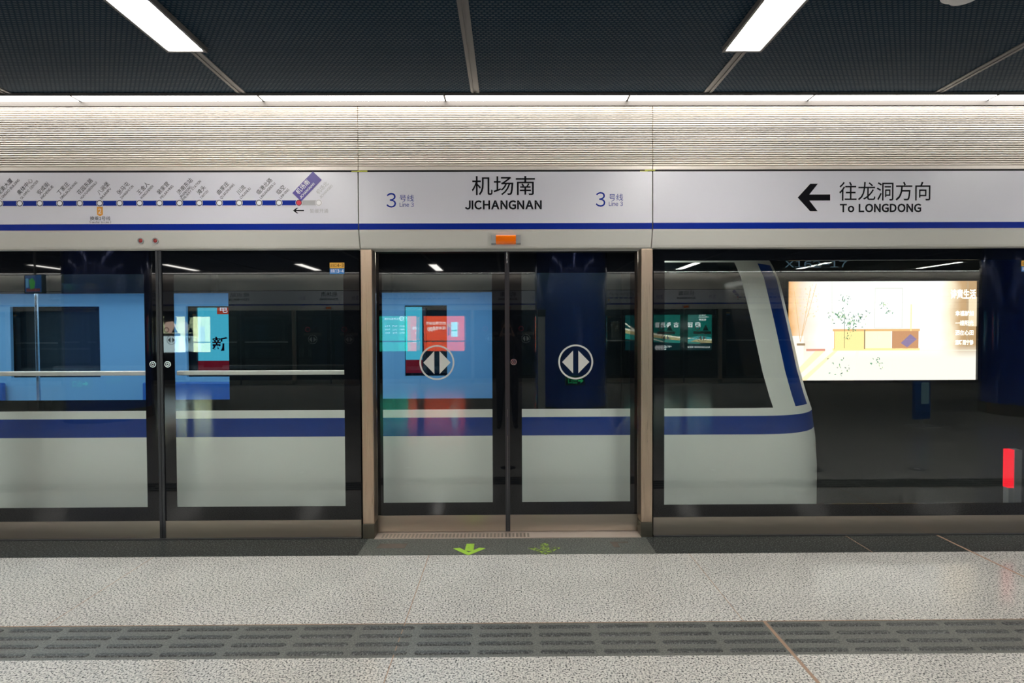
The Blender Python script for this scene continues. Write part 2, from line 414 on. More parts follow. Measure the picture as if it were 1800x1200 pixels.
# ------------------------------------------------------------------ strip lamps and ribbed fascia
def strip_lamp():
    t = thing('strip_light', (0, 0, 0), '', 'strip light', 'strip lamps above the fascia')
    MB().box(-.652, .652, -.1, -.008, 3.212, 3.217).build('diffuser', 'strip', t)
    MB().box(-.6555, .6555, -.105, -.1, 3.2105, 3.228).box(-.6555, .6555, -.1, -.008, 3.217, 3.24).box(-.6565, -.650, -.104, -.006, 3.2105, 3.24).box(.650, .6565, -.104, -.006, 3.2105, 3.24).build('housing', 'rail', t)
    return t
sl = None
for s_ in (0, 1):
    for k in range(-12, 13):
        xx = .21+1.315*k
        if abs(xx) > XE-.7: continue
        sl = strip_lamp() if sl is None else dup(sl, (0, 0, 0))
        sl.location = (xx, 0, 0) if s_ == 0 else opp(xx); sl.rotation_euler = (0, 0, pi*s_)
        nm = {-2: 'second white strip lamp section from the left above the ribbed fascia', -1: 'white strip lamp section over the left seam of the centre fascia', 0: 'white strip lamp section above the middle of the centre fascia',
              1: 'white strip lamp section over the right seam of the centre fascia', 2: 'white strip lamp section above the direction sign with the arrow', -3: 'white strip lamp section at the left edge above the ribbed fascia', 3: 'white strip lamp section at the right edge above the ribbed fascia'}
        sl['label'] = nm.get(k, 'white strip lamp section above the near fascia, beyond the frame') if s_ == 0 else 'white strip lamp section across the platform, mirrored in the glass'
    sg = (lambda y: y) if s_ == 0 else (lambda y: -W-y)
    q = MB(); a, b2 = sorted((sg(-.006), sg(.05))); q.box(-XE, XE, a, b2, 3.178, 3.211)
    struct(q.build('trim_%d' % (6+s_), 'brown_trim'), 'trim coloured dark as a shadow gap under the strip lamps' if s_ == 0 else 'trim coloured dark as a shadow gap under the strip lamps across the platform', 'trim')
def fascia(width):
    t = thing('fascia_panel', (0, 0, 0), '', 'fascia panel', 'ribbed fascia panels')
    h = width/2-.0025
    prof = [(.05, 3.178), (.004, 3.178)]
    n = 27; z0, z1 = 3.176, 2.744; p = (z0-z1)/n
    for i in range(n):
        zz = z0-p*i
        for j in range(6):
            a = pi*j/6; prof.append((.014-.014*sin(a), zz-p*(.86*(1-cos(a))/2)))
        prof.append((.02, zz-p*.88)); prof.append((.02, zz-p*.98))
    prof += [(.012, z1), (.05, z1)]
    MB().prism_x(prof, -h, h).build('ribbed_sheet', 'fascia', t)
    MB().box(-h, h, 0, .05, 2.718, 2.7435).build('edge_strip', 'fascia_trim', t)
    return t

# ------------------------------------------------------------------ headers over doors and bays
def header(width):
    t = thing('door_header', (0, 0, 0), '', 'door header', 'headers over the platform doors')
    h = width/2-.004
    prof = [(0.002, 2.704), (0.002, 2.285), (.004, 2.27), (.034, 2.172), (.042, 2.158), (.056, 2.151), (.2, 2.151), (.2, 2.704)]
    MB().prism_x(prof, -h, h).build('cover', 'valance', t)
    MB().box(-h, h, -.001, .002, 2.331, 2.703).build('sign_face', 'sign_face', t)
    MB().box(-h, h, -.0013, .0019, 2.287, 2.331).build('blue_band', 'blue', t)
    return t
YT = -.0022
def line3(q, x, z, mt):                             # the "3 号线 / Line 3" mark, left edge x, base z
    q.text('3', x, x+.07, z, z+.103, YT, mt); q.text('号线', x+.096, x+.2, z+.042, z+.092, YT, mt); q.text('Line 3', x+.096, x+.198, z+.004, z+.034, YT, mt, .008)
def station_sign(t):
    q = MB(); q.text('机场南', -.247, .213, 2.534, 2.672, YT, 'ink', .004); q.text('JICHANGNAN', -.298, .262, 2.431, 2.496, YT, 'ink', .036)
    q.build('lettering', None, t)
    q = MB(); line3(q, -.868, 2.447, 'blue'); q.build('line_mark', None, t); q = MB(); line3(q, .656, 2.450, 'blue'); q.build('line_mark', None, t)
def arrow_poly(x0, x1, zc, hh, w):                  # solid arrow pointing to -x with slanted arms
    return [(x0, zc), (x0+hh*.72+.02, zc+hh), (x0+hh*.72+.02+.055, zc+hh), (x0+.085, zc+w), (x1, zc+w), (x1, zc-w), (x0+.085, zc-w), (x0+hh*.72+.075, zc-hh), (x0+hh*.72+.02, zc-hh)]
def direction_sign(t, c):
    q = MB(); q.poly_xz([(x-c, z) for x, z in arrow_poly(2.119, 2.357, 2.512, .1, .022)], YT, .001, 'ink'); q.build('arrow', None, t)
    q = MB(); q.text('往龙洞方向', 2.423-c, 3.093-c, 2.488, 2.625, YT, 'ink', .003); q.text('To LONGDONG', 2.428-c, 3.027-c, 2.404, 2.465, YT, 'ink', .036)
    q.build('lettering', None, t)
STN = [('龙洞', 'LONGDONG'), ('孟家庄', 'MENGJIAZHUANG'), ('龙奥', 'LONGAO'), ('龙奥大厦', 'LONGAO BUILDING'), ('奥体中心', 'OLYMPIC CENTER'), ('安成街', 'ANCHENGJIE'), ('丁家庄', 'DINGJIAZHUANG'), ('花园东路', 'HUAYUANDONGLU'), ('八涧堡', 'BAJIANPU'), ('张马屯', 'ZHANGMATUN'),
       ('王舍人', 'WANGSHEREN'), ('裴家营', 'PEIJIAYING'), ('济南东站', 'JINANDONG\nRAILWAY STATION'), ('滩头', 'TANTOU'), ('曲家庄', 'QUJIAZHUANG'), ('川流', 'CHUANLIU'), ('临港北路', 'LINGANGBEILU'), ('临空', 'LINKONG'), ('机场南', 'JICHANGNAN'), ('机场北', 'JICHANGBEI')]
STN = STN[3:]
def route_map(t, c):
    x0, dx, z = -3.678-c, .144, 2.482
    n = len(STN)
    MB().box(x0-.1, x0+dx*(n-2), YT, YT+.001, z-.018, z+.018).build('route_line', 'blue', t)
    MB().box(x0+dx*(n-2), x0+dx*(n-1), YT, YT+.001, z-.018, z+.018).build('closed_line', 'ink_grey', t)
    q = MB(); pl = MB()
    for i, (cn, en) in enumerate(STN):
        x = x0+dx*i; last = i == n-2; shut = i == n-1
        d = MB(); d.disc_xz(x, z, .025, YT-.0004, .001, 'white'); d.ring_xz(x, z, .022, .017, YT-.0008, .001, 'ink_grey' if shut else 'ink')
        if last: d.disc_xz(x, z, .018, YT-.0008, .001, 'red')
        d.build('station_dot', None, t)
        mt = 'white' if last else ('ink_grey' if shut else 'ink')
        a = radians(46); o = (x+.012, z+.03); yy = YT-(.0012 if last else 0)
        sc = 1.12 if last else 1.
        cw = .036*len(cn)*sc
        if i == 12-3+0: pass
        lines = en.split('\n')
        for j, ln in enumerate(lines):
            lw = .0128*len(ln)*(1.15 if last else 1)
            off = -.022*j+(.006 if len(lines) == 1 else .012)
            q.text(ln, o[0]+.0, o[0]+lw, o[1]+off-.010, o[1]+off+.008, yy, mt, .01, ang=a, org=o)
        q.text(cn, o[0]+.012, o[0]+.012+cw, o[1]+.026, o[1]+.026+.036*sc, yy, mt, .002, ang=a, org=o)
        if last:
            ang = a; P = [(-.012, -.018), (.205, -.018), (.205, .07), (-.012, .07)]
            pl.poly_xz([(o[0]+px*cos(ang)-pz*sin(ang), o[1]+px*sin(ang)+pz*cos(ang)) for px, pz in P], YT-.0006, .001)
    pl.build('current_station_plate', 'ink_purple', t)
    xb = x0+dx*5
    tg = MB(); tg.poly_xz([(xb-.021, 2.457), (xb+.021, 2.457), (xb+.021, 2.40), (xb, 2.388), (xb-.021, 2.40)], YT, .001); tg.build('transfer_tag', 'orange_tag', t)
    q.text('2', xb-.011, xb+.011, 2.408, 2.442, YT-.0006, 'white'); q.text('换乘2号线', xb-.072, xb+.075, 2.357, 2.387, YT, 'ink'); q.text('Transfer to Line 2', xb-.078, xb+.08, 2.338, 2.352, YT, 'ink', .004)
    q.text('暂缓开通', -1.439-c, -1.306-c, 2.408, 2.438, YT, 'ink_grey')
    q.build('lettering', None, t)
    MB().poly_xz([(x, z2) for x, z2 in [(-1.562-c, 2.426), (-1.535-c, 2.446), (-1.523-c, 2.446), (-1.54-c, 2.431), (-1.482-c, 2.431), (-1.482-c, 2.421), (-1.54-c, 2.421), (-1.523-c, 2.406), (-1.535-c, 2.406)]], YT, .001).build('arrow', 'ink', t)
def terminus_sign(t):
    q = MB(); q.text('终点站', -.3, .25, 2.53, 2.66, YT, 'ink', .004); q.text('TERMINUS', -.32, .28, 2.43, 2.495, YT, 'ink', .03); q.build('lettering', None, t)
def door_lamp(t):
    a = radians(16)
    for xa, xb in ((-.107, -.073), (.073, .107)): MB().prism_x([(.006, 2.249), (-.016, 2.244), (-.008, 2.184), (.03, 2.178), (.04, 2.19)], xa, xb).build('lamp_housing', 'grey_paint', t)
    MB().prism_x([(.008, 2.247), (-.012, 2.243), (-.02, 2.228), (-.014, 2.196), (-.002, 2.184), (.03, 2.18), (.04, 2.19)], -.073, .073).build('lamp_lens', 'orange_lens', t, bevel=.003)
HW = 2.145; BW = PITCHX-HW
# near side
hd = header(HW); hd.location = (DX, 0, 0); hd['label'] = 'centre header with black station name and two line marks over the sliding doors'
station_sign(hd); door_lamp(hd)
cL, cR = DX-PITCHX/2, DX+PITCHX/2
hl = header(BW); hl.location = (cL, 0, 0); hl['label'] = 'header with the blue route map and slanted station names'; route_map(hl, cL)
for xr in (-2.681, -2.574):
    q = MB().lathe([(.0185, .002), (.0185, 0)], 0, 0)
    q.v = [(xr-cL+x, .030-z, 2.214+y) for x, y, z in q.v]
    bz = MB().ring_xz(xr-cL, 2.214, .022, .016, .014, .02).build('indicator_bezel', 'grey_paint', hl)
    r = MB().lathe([(.0165, .0), (.0165, .006), (.013, .013), (.006, .017)], 0, 0, n=24)
    r.v = [(xr-cL+x, .026-z, 2.214+y) for x, y, z in r.v]; r.build('indicator_lamp', 'red_lens', bz, True)
hr = header(BW); hr.location = (cR, 0, 0); hr['label'] = 'header with the black left arrow and direction text'; direction_sign(hr, cR)
for k in (-3, -2, -1, 1, 2, 3): dup(hd, (DX+k*PITCHX, 0, 0), 0, 'header with station name over doors further along the near side, %s the frame' % ('left of' if k < 0 else 'right of'))
for k in (-3, -2, 1, 2): dup(hl, (DX+(k+.5)*PITCHX, 0, 0), 0, 'header with route map further along the near side, %s the frame' % ('left of' if k < 0 else 'right of'))
# far side
ROUTE = set((-1, 1))
for k in range(-3, 4): dup(hd, opp(-(DX+k*PITCHX)), pi, 'header with station name across the platform, mirrored in the glass')
tm = None
for k in range(-3, 3):
    xm = DX+(k+.5)*PITCHX
    if k % 2 == 0 and k != -2 or k == -1 or k == 1: dup(hl, opp(-xm), pi, 'header with route map across the platform, mirrored in the glass')
    else:
        if tm is None: tm = header(BW); terminus_sign(tm)
        else: tm = dup(tm, (0, 0, 0))
        tm.location = opp(-xm); tm.rotation_euler = (0, 0, pi); tm['label'] = 'header with terminus text across the platform, mirrored in the glass'
fd = fascia(HW); fd.location = (DX, 0, 0); fd['label'] = 'beige ribbed fascia panel above the station name header'
fl = fascia(BW); fl.location = (cL, 0, 0); fl['label'] = 'beige ribbed fascia panel above the route map header'
dup(fl, (cR, 0, 0), 0, 'beige ribbed fascia panel above the direction header with the arrow')
for k in (-3, -2, -1, 1, 2, 3): dup(fd, (DX+k*PITCHX, 0, 0), 0, 'short ribbed fascia panel further along the near side, %s the frame' % ('left of' if k < 0 else 'right of'))
for k in (-3, -2, 1, 2): dup(fl, (DX+(k+.5)*PITCHX, 0, 0), 0, 'long ribbed fascia panel further along the near side, %s the frame' % ('left of' if k < 0 else 'right of'))
for k in range(-3, 4): dup(fd, opp(-(DX+k*PITCHX)), pi, 'short ribbed fascia panel across the platform, mirrored in the glass')
for k in range(-3, 3): dup(fl, opp(-(DX+(k+.5)*PITCHX)), pi, 'long ribbed fascia panel across the platform, mirrored in the glass')
for s_ in (0, 1):
    q = MB(); a, b2 = sorted((.0012, .055)) if s_ == 0 else sorted((-W-.0012, -W-.055)); q.box(-XE, XE, a, b2, 2.7042, 2.7178)  # black box fills the open gap to paint its shade
    struct(q.build('trim_%d' % (9+s_), 'black'), 'black filler darkening the joint between the fascia and the headers' if s_ == 0 else 'black filler darkening the joint above the headers across the platform', 'trim')
# tape scraps in the black joint
o = MB().box(-1.09, -1.02, -.002, .004, 2.706, 2.714).box(-1.135, -1.09, -.001, .004, 2.705, 2.711).build('tape_scrap', 'tape'); tag(o, 'yellow green tape scrap in the joint at the left end of the centre header', 'tape', 'tape scraps')
o = MB().box(1.0, 1.075, -.002, .004, 2.708, 2.716).box(.965, 1.02, -.001, .004, 2.704, 2.709).build('tape_scrap', 'tape'); tag(o, 'yellow tape scrap in the joint at the right end of the centre header', 'tape', 'tape scraps')

# ------------------------------------------------------------------ glass panels
def pane(x0, x1, z0, z1, y, t, name='glass_pane'):
    q = MB()
    q.add([(x0, y, z0), (x1, y, z0), (x1, y, z1), (x0, y, z1)], [(0, 1, 2, 3)], 'glass')
    q.add([(x0, y+.0028, z0), (x1, y+.0028, z0), (x1, y+.0028, z1), (x0, y+.0028, z1)], [(3, 2, 1, 0)], 'glass_back')
    return q.build(name, None, t)
def frit(x0, x1, z0, z1, cx0, cx1, cz0, cz1, y, t):
    q = MB().box(x0, cx0, y, y+.003, z0, z1).box(cx1, x1, y, y+.003, z0, z1).box(cx0, cx1, y, y+.003, z0, cz0).box(cx0, cx1, y, y+.003, cz1, z1)
    return q.build('black_border', 'frit', t)
def lock(x, z, y, t):
    o = MB().disc_xz(x, z, .024, y-.004, .004).build('lock', 'chrome', t)
    MB().ring_xz(x, z, .017, .0125, y-.0055, .002).disc_xz(x, z, .006, y-.0055, .002).build('keyhole', 'black', o)
def arrows_decal(x, z, y, t, r=.133):
    q = MB().ring_xz(x, z, r, r-.0125, y, .001); s = r/.133
    q.poly_xz([(x-.103*s, z), (x-.02*s, z+.087*s), (x-.02*s, z-.087*s)], y, .001)
    q.poly_xz([(x+.104*s, z), (x+.02*s, z-.087*s), (x+.02*s, z+.087*s)], y, .001)
    return q.build('opening_symbol', 'decal', t)
def stickers(t, y, xo, z=1.975):
    q = MB().box(xo, xo+.108, y-.001, y, z+.041, z+.082, 'sticker_orange').text('出站口', xo+.006, xo+.05, z+.049, z+.075, y-.0016, 'ink').text('4–3', xo+.055, xo+.103, z+.05, z+.074, y-.0016, 'ink', .02)
    q.build('orange_sticker', None, t)
    q = MB().box(xo, xo+.108, y-.001, y, z, z+.039, 'sticker_blue').text('换乘门', xo+.006, xo+.05, z+.008, z+.034, y-.0016, 'white').text('3–4', xo+.055, xo+.103, z+.008, z+.032, y-.0016, 'white', .02)
    q.build('blue_sticker', None, t)
YF, YD = .075, .16
def sliding_leaf(sgn):
    t = thing('sliding_door', (0, 0, 0), '', 'sliding door', 'sliding door leaves')
    if sgn < 0: x0, x1, a, b2 = -.988, -.011, -.944, -.109
    else: x0, x1, a, b2 = .024, 1.0, .116, .945
    frit(x0, x1, .137, 2.149, a, b2, .234, 1.985, YD, t); pane(a, b2, .234, 1.985, YD, t)
    MB().box(x0, x1, YD-.004, YD+.02, .012, .137).build('kick_plate', 'steel', t)
    sx = (x1, x1+.0172) if sgn < 0 else (x0-.0172, x0)
    MB().box(sx[0], sx[1], YD-.006, YD+.03, .012, 2.149).build('rubber_seal', 'dark_alu', t)
    arrows_decal(-.53 if sgn < 0 else .528, 1.307, YD-.0015, t)
    if sgn > 0: lock(.055, 1.309, YD, t)
    return t
def far_stickers(t, c):
    y = YD-.0014
    q = MB(); q.add([(c-.1-.09, y, 1.52), (c-.1+.09, y, 1.52), (c-.1, y, 1.7)], [(0, 1, 2)], 'ink'); q.build('warning_triangle', None, t)
    MB().ring_xz(c+.14, 1.6, .075, .055, y, .001).build('prohibition_mark', 'red', t)
    MB().box(c-.26, c+.26, y, y+.001, 1.42, 1.5).build('warning_bar', 'residue', t)
dl = sliding_leaf(-1); dr = sliding_leaf(1)
dl.location = dr.location = (DX, 0, 0)
dl['label'] = 'left glass sliding door leaf with white arrow symbol, orange poster mirrored in it'
dr['label'] = 'right glass sliding door leaf with white arrow symbol and round lock'
for k in (-3, -2, -1, 1, 2, 3):
    for p, n in ((dl, 'left'), (dr, 'right')): dup(p, (DX+k*PITCHX, 0, 0), 0, '%s leaf of sliding doors further along the near side, %s the frame' % (n, 'left of' if k < 0 else 'right of'))
for p, n, c in ((dl, 'left', -.53), (dr, 'right', .528)):
    f0 = None
    for k in range(-3, 4):
        lb = '%s sliding door leaf with warning notices across the platform, mirrored in the glass' % n
        if f0 is None: f0 = dup(p, opp(-(DX+k*PITCHX)), pi, lb); far_stickers(f0, c)
        else: dup(f0, opp(-(DX+k*PITCHX)), pi, lb)
# posts
def post(sg):
    t = thing('door_post', (0, 0, 0), '', 'door post', 'steel door posts')
    MB().box(-.0425, .0425, .05, .2, .11, 2.151).build('shaft', 'steel_v', t, bevel=.004)
    MB().box(-.044, .044, .048, .2, 0, .11).build('boot', 'boot', t, bevel=.003)
    MB().box(min(sg*.0425, sg*.085), max(sg*.0425, sg*.085), .11, .19, 0, 2.15).build('gasket', 'black', t)  # black backing added to close the slit that let light show
    return t
ps = {}
for s_ in (0, 1):
    for k in range(-3, 4):
        for sg in (-1, 1):
            ks = sg if s_ == 0 else -sg
            if ks in ps: p_ = dup(ps[ks], (0, 0, 0))
            else: p_ = ps[ks] = post(ks)
            xx = DX+k*PITCHX+((-1.0325 if sg < 0 else 1.0445) if s_ == 0 else (-1.0445 if sg < 0 else 1.0325))
            p_.location = (xx, 0, 0) if s_ == 0 else opp(-xx); p_.rotation_euler = (0, 0, pi*s_)
            p_['label'] = ('brushed steel post left of the sliding doors' if sg < 0 else 'brushed steel post right of the sliding doors') if (s_, k) == (0, 0) else ('brushed steel post of the next doors beyond the frame' if s_ == 0 else 'brushed steel post across the platform, mirrored in the glass')
# sills
def door_sill():
    t = thing('door_sill', (0, 0, 0), '', 'door sill', 'door sills')
    MB().box(-.989, 1.001, .04, .2, -.002, .006).build('plate', 'sill', t)
    q = MB()
    for i in range(40): q.box(-.94+.028*i, -.926+.028*i, .05, .125, .006, .0075)
    q.build('tread', 'steel', t); return t
si = None
for s_ in (0, 1):
    for k in range(-3, 4):
        si = door_sill() if si is None else dup(si, (0, 0, 0)); xx = DX+k*PITCHX
        si.location = (xx, 0, 0) if s_ == 0 else opp(-xx); si.rotation_euler = (0, 0, pi*s_)
        si['label'] = 'pinkish steel sill under the centre sliding doors' if (s_, k) == (0, 0) else ('steel sill under the next doors beyond the frame' if s_ == 0 else 'steel sill under doors across the platform')
# emergency panels (hinged) with push bars on the track side
H0 = 1.05; BE = PITCHX/2-1.075+.0   # half bay
def emergency(sgn, near_sticker):
    t = thing('emergency_door', (0, 0, 0), '', 'emergency door', 'glass emergency doors')
    a, b2 = (.021, BE-.017) if sgn > 0 else (-(BE-.017), -.021)
    ca, cb = (a+.085, b2-.118) if sgn > 0 else (a+.118, b2-.092)
    frit(a, b2, .136, 2.149, ca, cb, .239, 1.977, YF, t); pane(ca, cb, .239, 1.977, YF, t)
    MB().box(a, b2, YF-.004, YF+.02, .008, .136).build('kick_plate', 'steel', t)
    q = MB().box(ca-.02, cb+.02, YF+.05, YF+.085, 1.22, 1.254); pb = q.build('push_bar', 'pale_metal', t, bevel=.006)
    lock(a+.012+.022 if sgn > 0 else b2-.034, 1.308, YF, t)
    if near_sticker: stickers(t, YF, b2-.217)
    return t
eR = emergency(1, True); eR.location = (cL, 0, 0); eR['label'] = 'glass emergency door with orange and blue stickers, beside the left post'
eL = emergency(-1, False); eL.location = (cL, 0, 0); eL['label'] = 'glass emergency door at the left edge, blue train window behind it'
def mullion():
    t = thing('mullion', (0, 0, 0), '', 'mullion', 'dark mullions')
    MB().box(-.021, -.002, YF-.008, YF+.04, 0, 2.149).build('stile', 'dark_alu', t); MB().box(.002, .021, YF-.008, YF+.04, 0, 2.149).build('stile', 'dark_alu', t)
    MB().box(-.002, .002, YF, YF+.03, 0, 2.149).build('seal', 'black', t); return t
mu = mullion(); mu.location = (cL, 0, 0); mu['label'] = 'dark mullion between the two emergency doors under the route map'
for k in range(-3, 3):
    xm = DX+(k+.5)*PITCHX
    dup(eR, opp(-xm), pi, 'emergency door across the platform, mirrored in the glass'); dup(eL, opp(-xm), pi, 'emergency door across the platform, mirrored in the glass')
    dup(mu, opp(-xm), pi, 'dark mullion across the platform, mirrored in the glass')
# fixed panel on the right
fp = thing('fixed_panel', (cR, 0, 0), 'wide fixed glass panel right of the right post, bright poster behind it', 'glass panel')
a, b2 = 1.085-cR, 4.035-cR
frit(a, b2, .141, 2.149, a+.082, b2-.09, .234, 2.064, YF, fp); pane(a+.082, b2-.09, .234, 2.064, YF, fp)
MB().box(a, b2, YF-.004, YF+.02, .008, .141).build('kick_plate', 'steel', fp)
stickers(fp, YF, 3.844-cR)
MB().text('X162–17', 2.068-cR, 2.532-cR, 2.012, 2.06, YF-.0006, 'etched').build('etched_code', None, fp)
# floor trim line below panels
for k in (-3, -2, 1, 2):
    xm = DX+(k+.5)*PITCHX; sd = 'left of' if k < 0 else 'right of'
    for p, n in ((eR, 'right'), (eL, 'left')): dup(p, (xm, 0, 0), 0, '%s emergency door of a bay further along the near side, %s the frame' % (n, sd))
    dup(mu, (xm, 0, 0), 0, 'dark mullion further along the near side, %s the frame' % sd)
gk = MB()
for k in range(-3, 3): gk.box(DX+k*PITCHX+1.1, DX+(k+1)*PITCHX-1.09, .05, .1, -.01, .007)
struct(gk.build('trim_8', 'rubber'), 'black gasket under the glass panels', 'trim')

# fill lamps added on the track side of the headers to brighten the train
gl = None
for s_ in (0,):
    for k in range(-6, 1):
        if gl is None:
            gl = thing('added_fill_lamp', (0, 0, 0), '', 'gap lamp', 'added fill lamps behind the headers')
            MB().box(-1.25, 1.25, .2, .33, 2.31, 2.36).build('housing', 'grey_paint', gl); MB().box(-1.24, 1.24, .215, .325, 2.303, 2.31).build('diffuser', 'gap', gl)
        else: gl = dup(gl, (0, 0, 0))
        xx = DX-.02+k*PITCHX/2
        gl.location = (xx, 0, 0) if s_ == 0 else opp(xx); gl.rotation_euler = (0, 0, pi*s_)
        gl['label'] = 'added fill lamp behind the near headers, lighting the side of the train' if s_ == 0 else 'added fill lamp behind the headers across the platform'
# ------------------------------------------------------------------ stickers on the floor
def floor_arrow(x, mt, lb):
    q = MB(); y0 = -.06
    q.poly_xy([(x-.027, y0), (x+.03, y0), (x+.033, y0-.13), (x-.031, y0-.13)], .0016, .001)
    q.poly_xy([(x-.117, y0-.085), (x-.07, y0-.073), (x, y0-.155), (x+.07, y0-.073), (x+.116, y0-.085), (x+.006, y0-.2), (x-.006, y0-.2)], .0020, .001)
    o = q.build('floor_arrow', mt); return tag(o, lb, 'floor arrow', 'green floor arrows')
floor_arrow(-.283, 'arrow', 'bright green floor arrow sticker in front of the left door leaf')
floor_arrow(.252, 'arrow_worn', 'worn, half scraped green floor arrow in front of the right door leaf')
o = MB().poly_xy([(-.94, -.045), (-.74, -.045), (-.745, -.13), (-.95, -.13)], .0012, .001).build('sticker_residue', 'residue'); tag(o, 'brown sticker residue on the dark slab before the left post', 'sticker residue', 'sticker residues')
q = MB().poly_xy([(.735, -.04), (.79, -.04), (.79, -.14), (.75, -.14)], .0012, .001)
for i in range(14): q.poly_xy([(.737+.0093*i, -.036), (.743+.0093*i, -.036), (.745+.0093*i, -.064), (.739+.0093*i, -.064)], .0014, .001)
o = q.build('sticker_residue', 'residue'); tag(o, 'brown ribbed sticker residue on the dark slab before the right post', 'sticker residue', 'sticker residues')
fm = None
for i in range(-3, 5):
    if fm is None:
        fm = thing('floor_marker', (0, 0, 0), '', 'floor marker', 'round floor markers')
        MB().lathe([(.085, 0), (.085, .003), (.08, .004)], 0, 0, n=32).build('disc', 'marker', fm); MB().lathe([(.03, .003), (.03, .005)], 0, 0, n=24).build('centre', 'pale_metal', fm)
    else: fm = dup(fm, (0, 0, 0))
    fm.location = (-.01+1.13*i, -1.82, 0); fm['label'] = 'dark round floor marker with pale centre, mirrored low in the glass'

# ------------------------------------------------------------------ train
TY, HWD = 1.83, 1.36
YC = TY
def lerp_tab(tab, z):
    for (a, va), (b3, vb) in zip(tab, tab[1:]):
        if a <= z <= b3: return va+(vb-va)*(z-a)/(b3-a)
    return tab[0][1] if z < tab[0][0] else tab[-1][1]
XF = [(-.95, 2.85), (-.4, 2.95), (.5, 2.95), (.69, 2.92), (.84, 2.90), (.95, 2.86), (1.14, 2.80), (1.63, 2.69), (2.0, 2.60), (2.3, 2.45), (2.55, 2.12), (2.65, 1.65)]
HW_ = [(-.95, 1.28), (-.4, 1.36), (2.1, 1.36), (2.3, 1.31), (2.45, 1.2), (2.56, 1.0), (2.63, .7), (2.66, .35)]
ZS = [-.95, -.7, -.4, 0, .35, .6, .686, .838, .904, .994, 1.2, 1.4, 1.6, 1.75, 1.862, 1.98, 2.1, 2.2, 2.3, 2.38, 2.45, 2.51, 2.56, 2.6, 2.63, 2.66]
NOSE = .85
XT = -16.4
WIN_N = [(-13.6, -11.3), (-9.2, -6.6), (-4.6, -2.28), (-1.04, -.115)]       # glazed windows, near side
WIN_F = [(-13.6, -11.3), (-9.2, -7.2), (-6.45, -5.3), (-4.18, -2.28), (-1.35, -.8)]
XS = sorted(set([XT, -15, -14.4, -10.3, -5.6, -1.6, .6, 1.2] + [v for w_ in WIN_N+WIN_F for v in w_]))
tr = thing('train', (0, YC, 0), 'white and dark train with blue stripe behind the glass doors', 'train')
def outline(z, side):            # points along one side from the tail to the nose tip
    xf = lerp_tab(XF, z); hw = lerp_tab(HW_, z); x0 = xf-NOSE
    pts = [(x, hw*side) for x in XS if x < 1.25] + [(x0-.32+.0, hw*side), (x0-.1, hw*side), (x0, hw*side)]
    for kk in range(1, 13):
        a = (pi/2)*kk/12; p = 2.4
        pts.append((x0+NOSE*abs(sin(a))**(2/p), side*hw*abs(cos(a))**(2/p) if kk < 12 else 0))
    return pts
parts = {n: MB() for n in ('body', 'stripe', 'band', 'pane', 'windscreen', 'pillar')}
for side, WN in ((-1, WIN_N), (1, WIN_F)):
    rows = [outline(z, side) for z in ZS]; n = len(rows[0]); ns = n-13      # ns index of x0
    for j in range(len(ZS)-1):
        z0, z1 = ZS[j], ZS[j+1]; zc = (z0+z1)/2
        for i in range(n-1):
            v = [(rows[j][i][0], rows[j][i][1], z0), (rows[j][i+1][0], rows[j][i+1][1], z0), (rows[j+1][i+1][0], rows[j+1][i+1][1], z1), (rows[j+1][i][0], rows[j+1][i][1], z1)]
            xm = (v[0][0]+v[1][0])/2
            if zc < .686 or .838 < zc < .904 or zc > 2.1: key = 'body'
            elif zc < .838: key = 'stripe' if i < ns+8 else 'body'
            else:
                key = 'band'
                if i >= ns+10: key = 'windscreen'
                elif i >= ns+5: key = 'body'
                elif i >= ns+3: key = 'stripe'
                elif i >= ns+1: key = 'body'
                elif .994 < zc < 1.862 and any(p <= xm <= q_ for p, q_ in WN): key = 'pane'
            if key == 'stripe' and zc > .904: key = 'pillar'
            parts[key].add(v, [(0, 1, 2, 3)])
hw0 = [(0, lerp_tab(HW_, z)) for z in ZS]
parts['body'].add([(XT, -h_[1], z) for h_, z in zip(hw0, ZS)]+[(XT, h_[1], z) for h_, z in zip(reversed(hw0), reversed(ZS))], [tuple(range(2*len(ZS)))])
top = outline(2.66, -1); top2 = outline(2.66, 1)
parts['body'].add([(x, y, 2.66) for x, y in top]+[(x, y, 2.66) for x, y in reversed(top2[:-1])], [tuple(range(2*len(top)-1))])
bot = outline(-.95, -1); bot2 = outline(-.95, 1)
parts['body'].add([(x, y, -.95) for x, y in bot]+[(x, y, -.95) for x, y in reversed(bot2[:-1])], [tuple(range(2*len(bot)-2, -1, -1))])
def weld(o):
    bm = bmesh.new(); bm.from_mesh(o.data); bmesh.ops.remove_doubles(bm, verts=bm.verts, dist=.0005); bmesh.ops.recalc_face_normals(bm, faces=bm.faces); bm.to_mesh(o.data); bm.free()
for key, nm, mt in (('body', 'body_shell', 'train_white'), ('stripe', 'blue_stripe', 'train_blue'), ('pillar', 'cab_pillar_stripe', 'train_blue'), ('band', 'window_band', 'train_black'), ('windscreen', 'windscreen', 'train_black')):
    o = parts[key].build(nm, mt, tr, key in ('body', 'stripe', 'pillar', 'windscreen')); weld(o)
    if key == 'body':
        es = o.modifiers.new('edges', 'EDGE_SPLIT'); es.split_angle = radians(40)
pw = parts['pane']; 
for f in range(0): pass
# each pane its own part
for side, WN in ((-1, WIN_N), (1, WIN_F)):
    for a, b2 in WN:
        h = HWD*side
        MB().add([(a, h, .994), (b2, h, .994), (b2, h, 1.862), (a, h, 1.862)], [(0, 1, 2, 3)]).build('window', 'train_glass', tr)
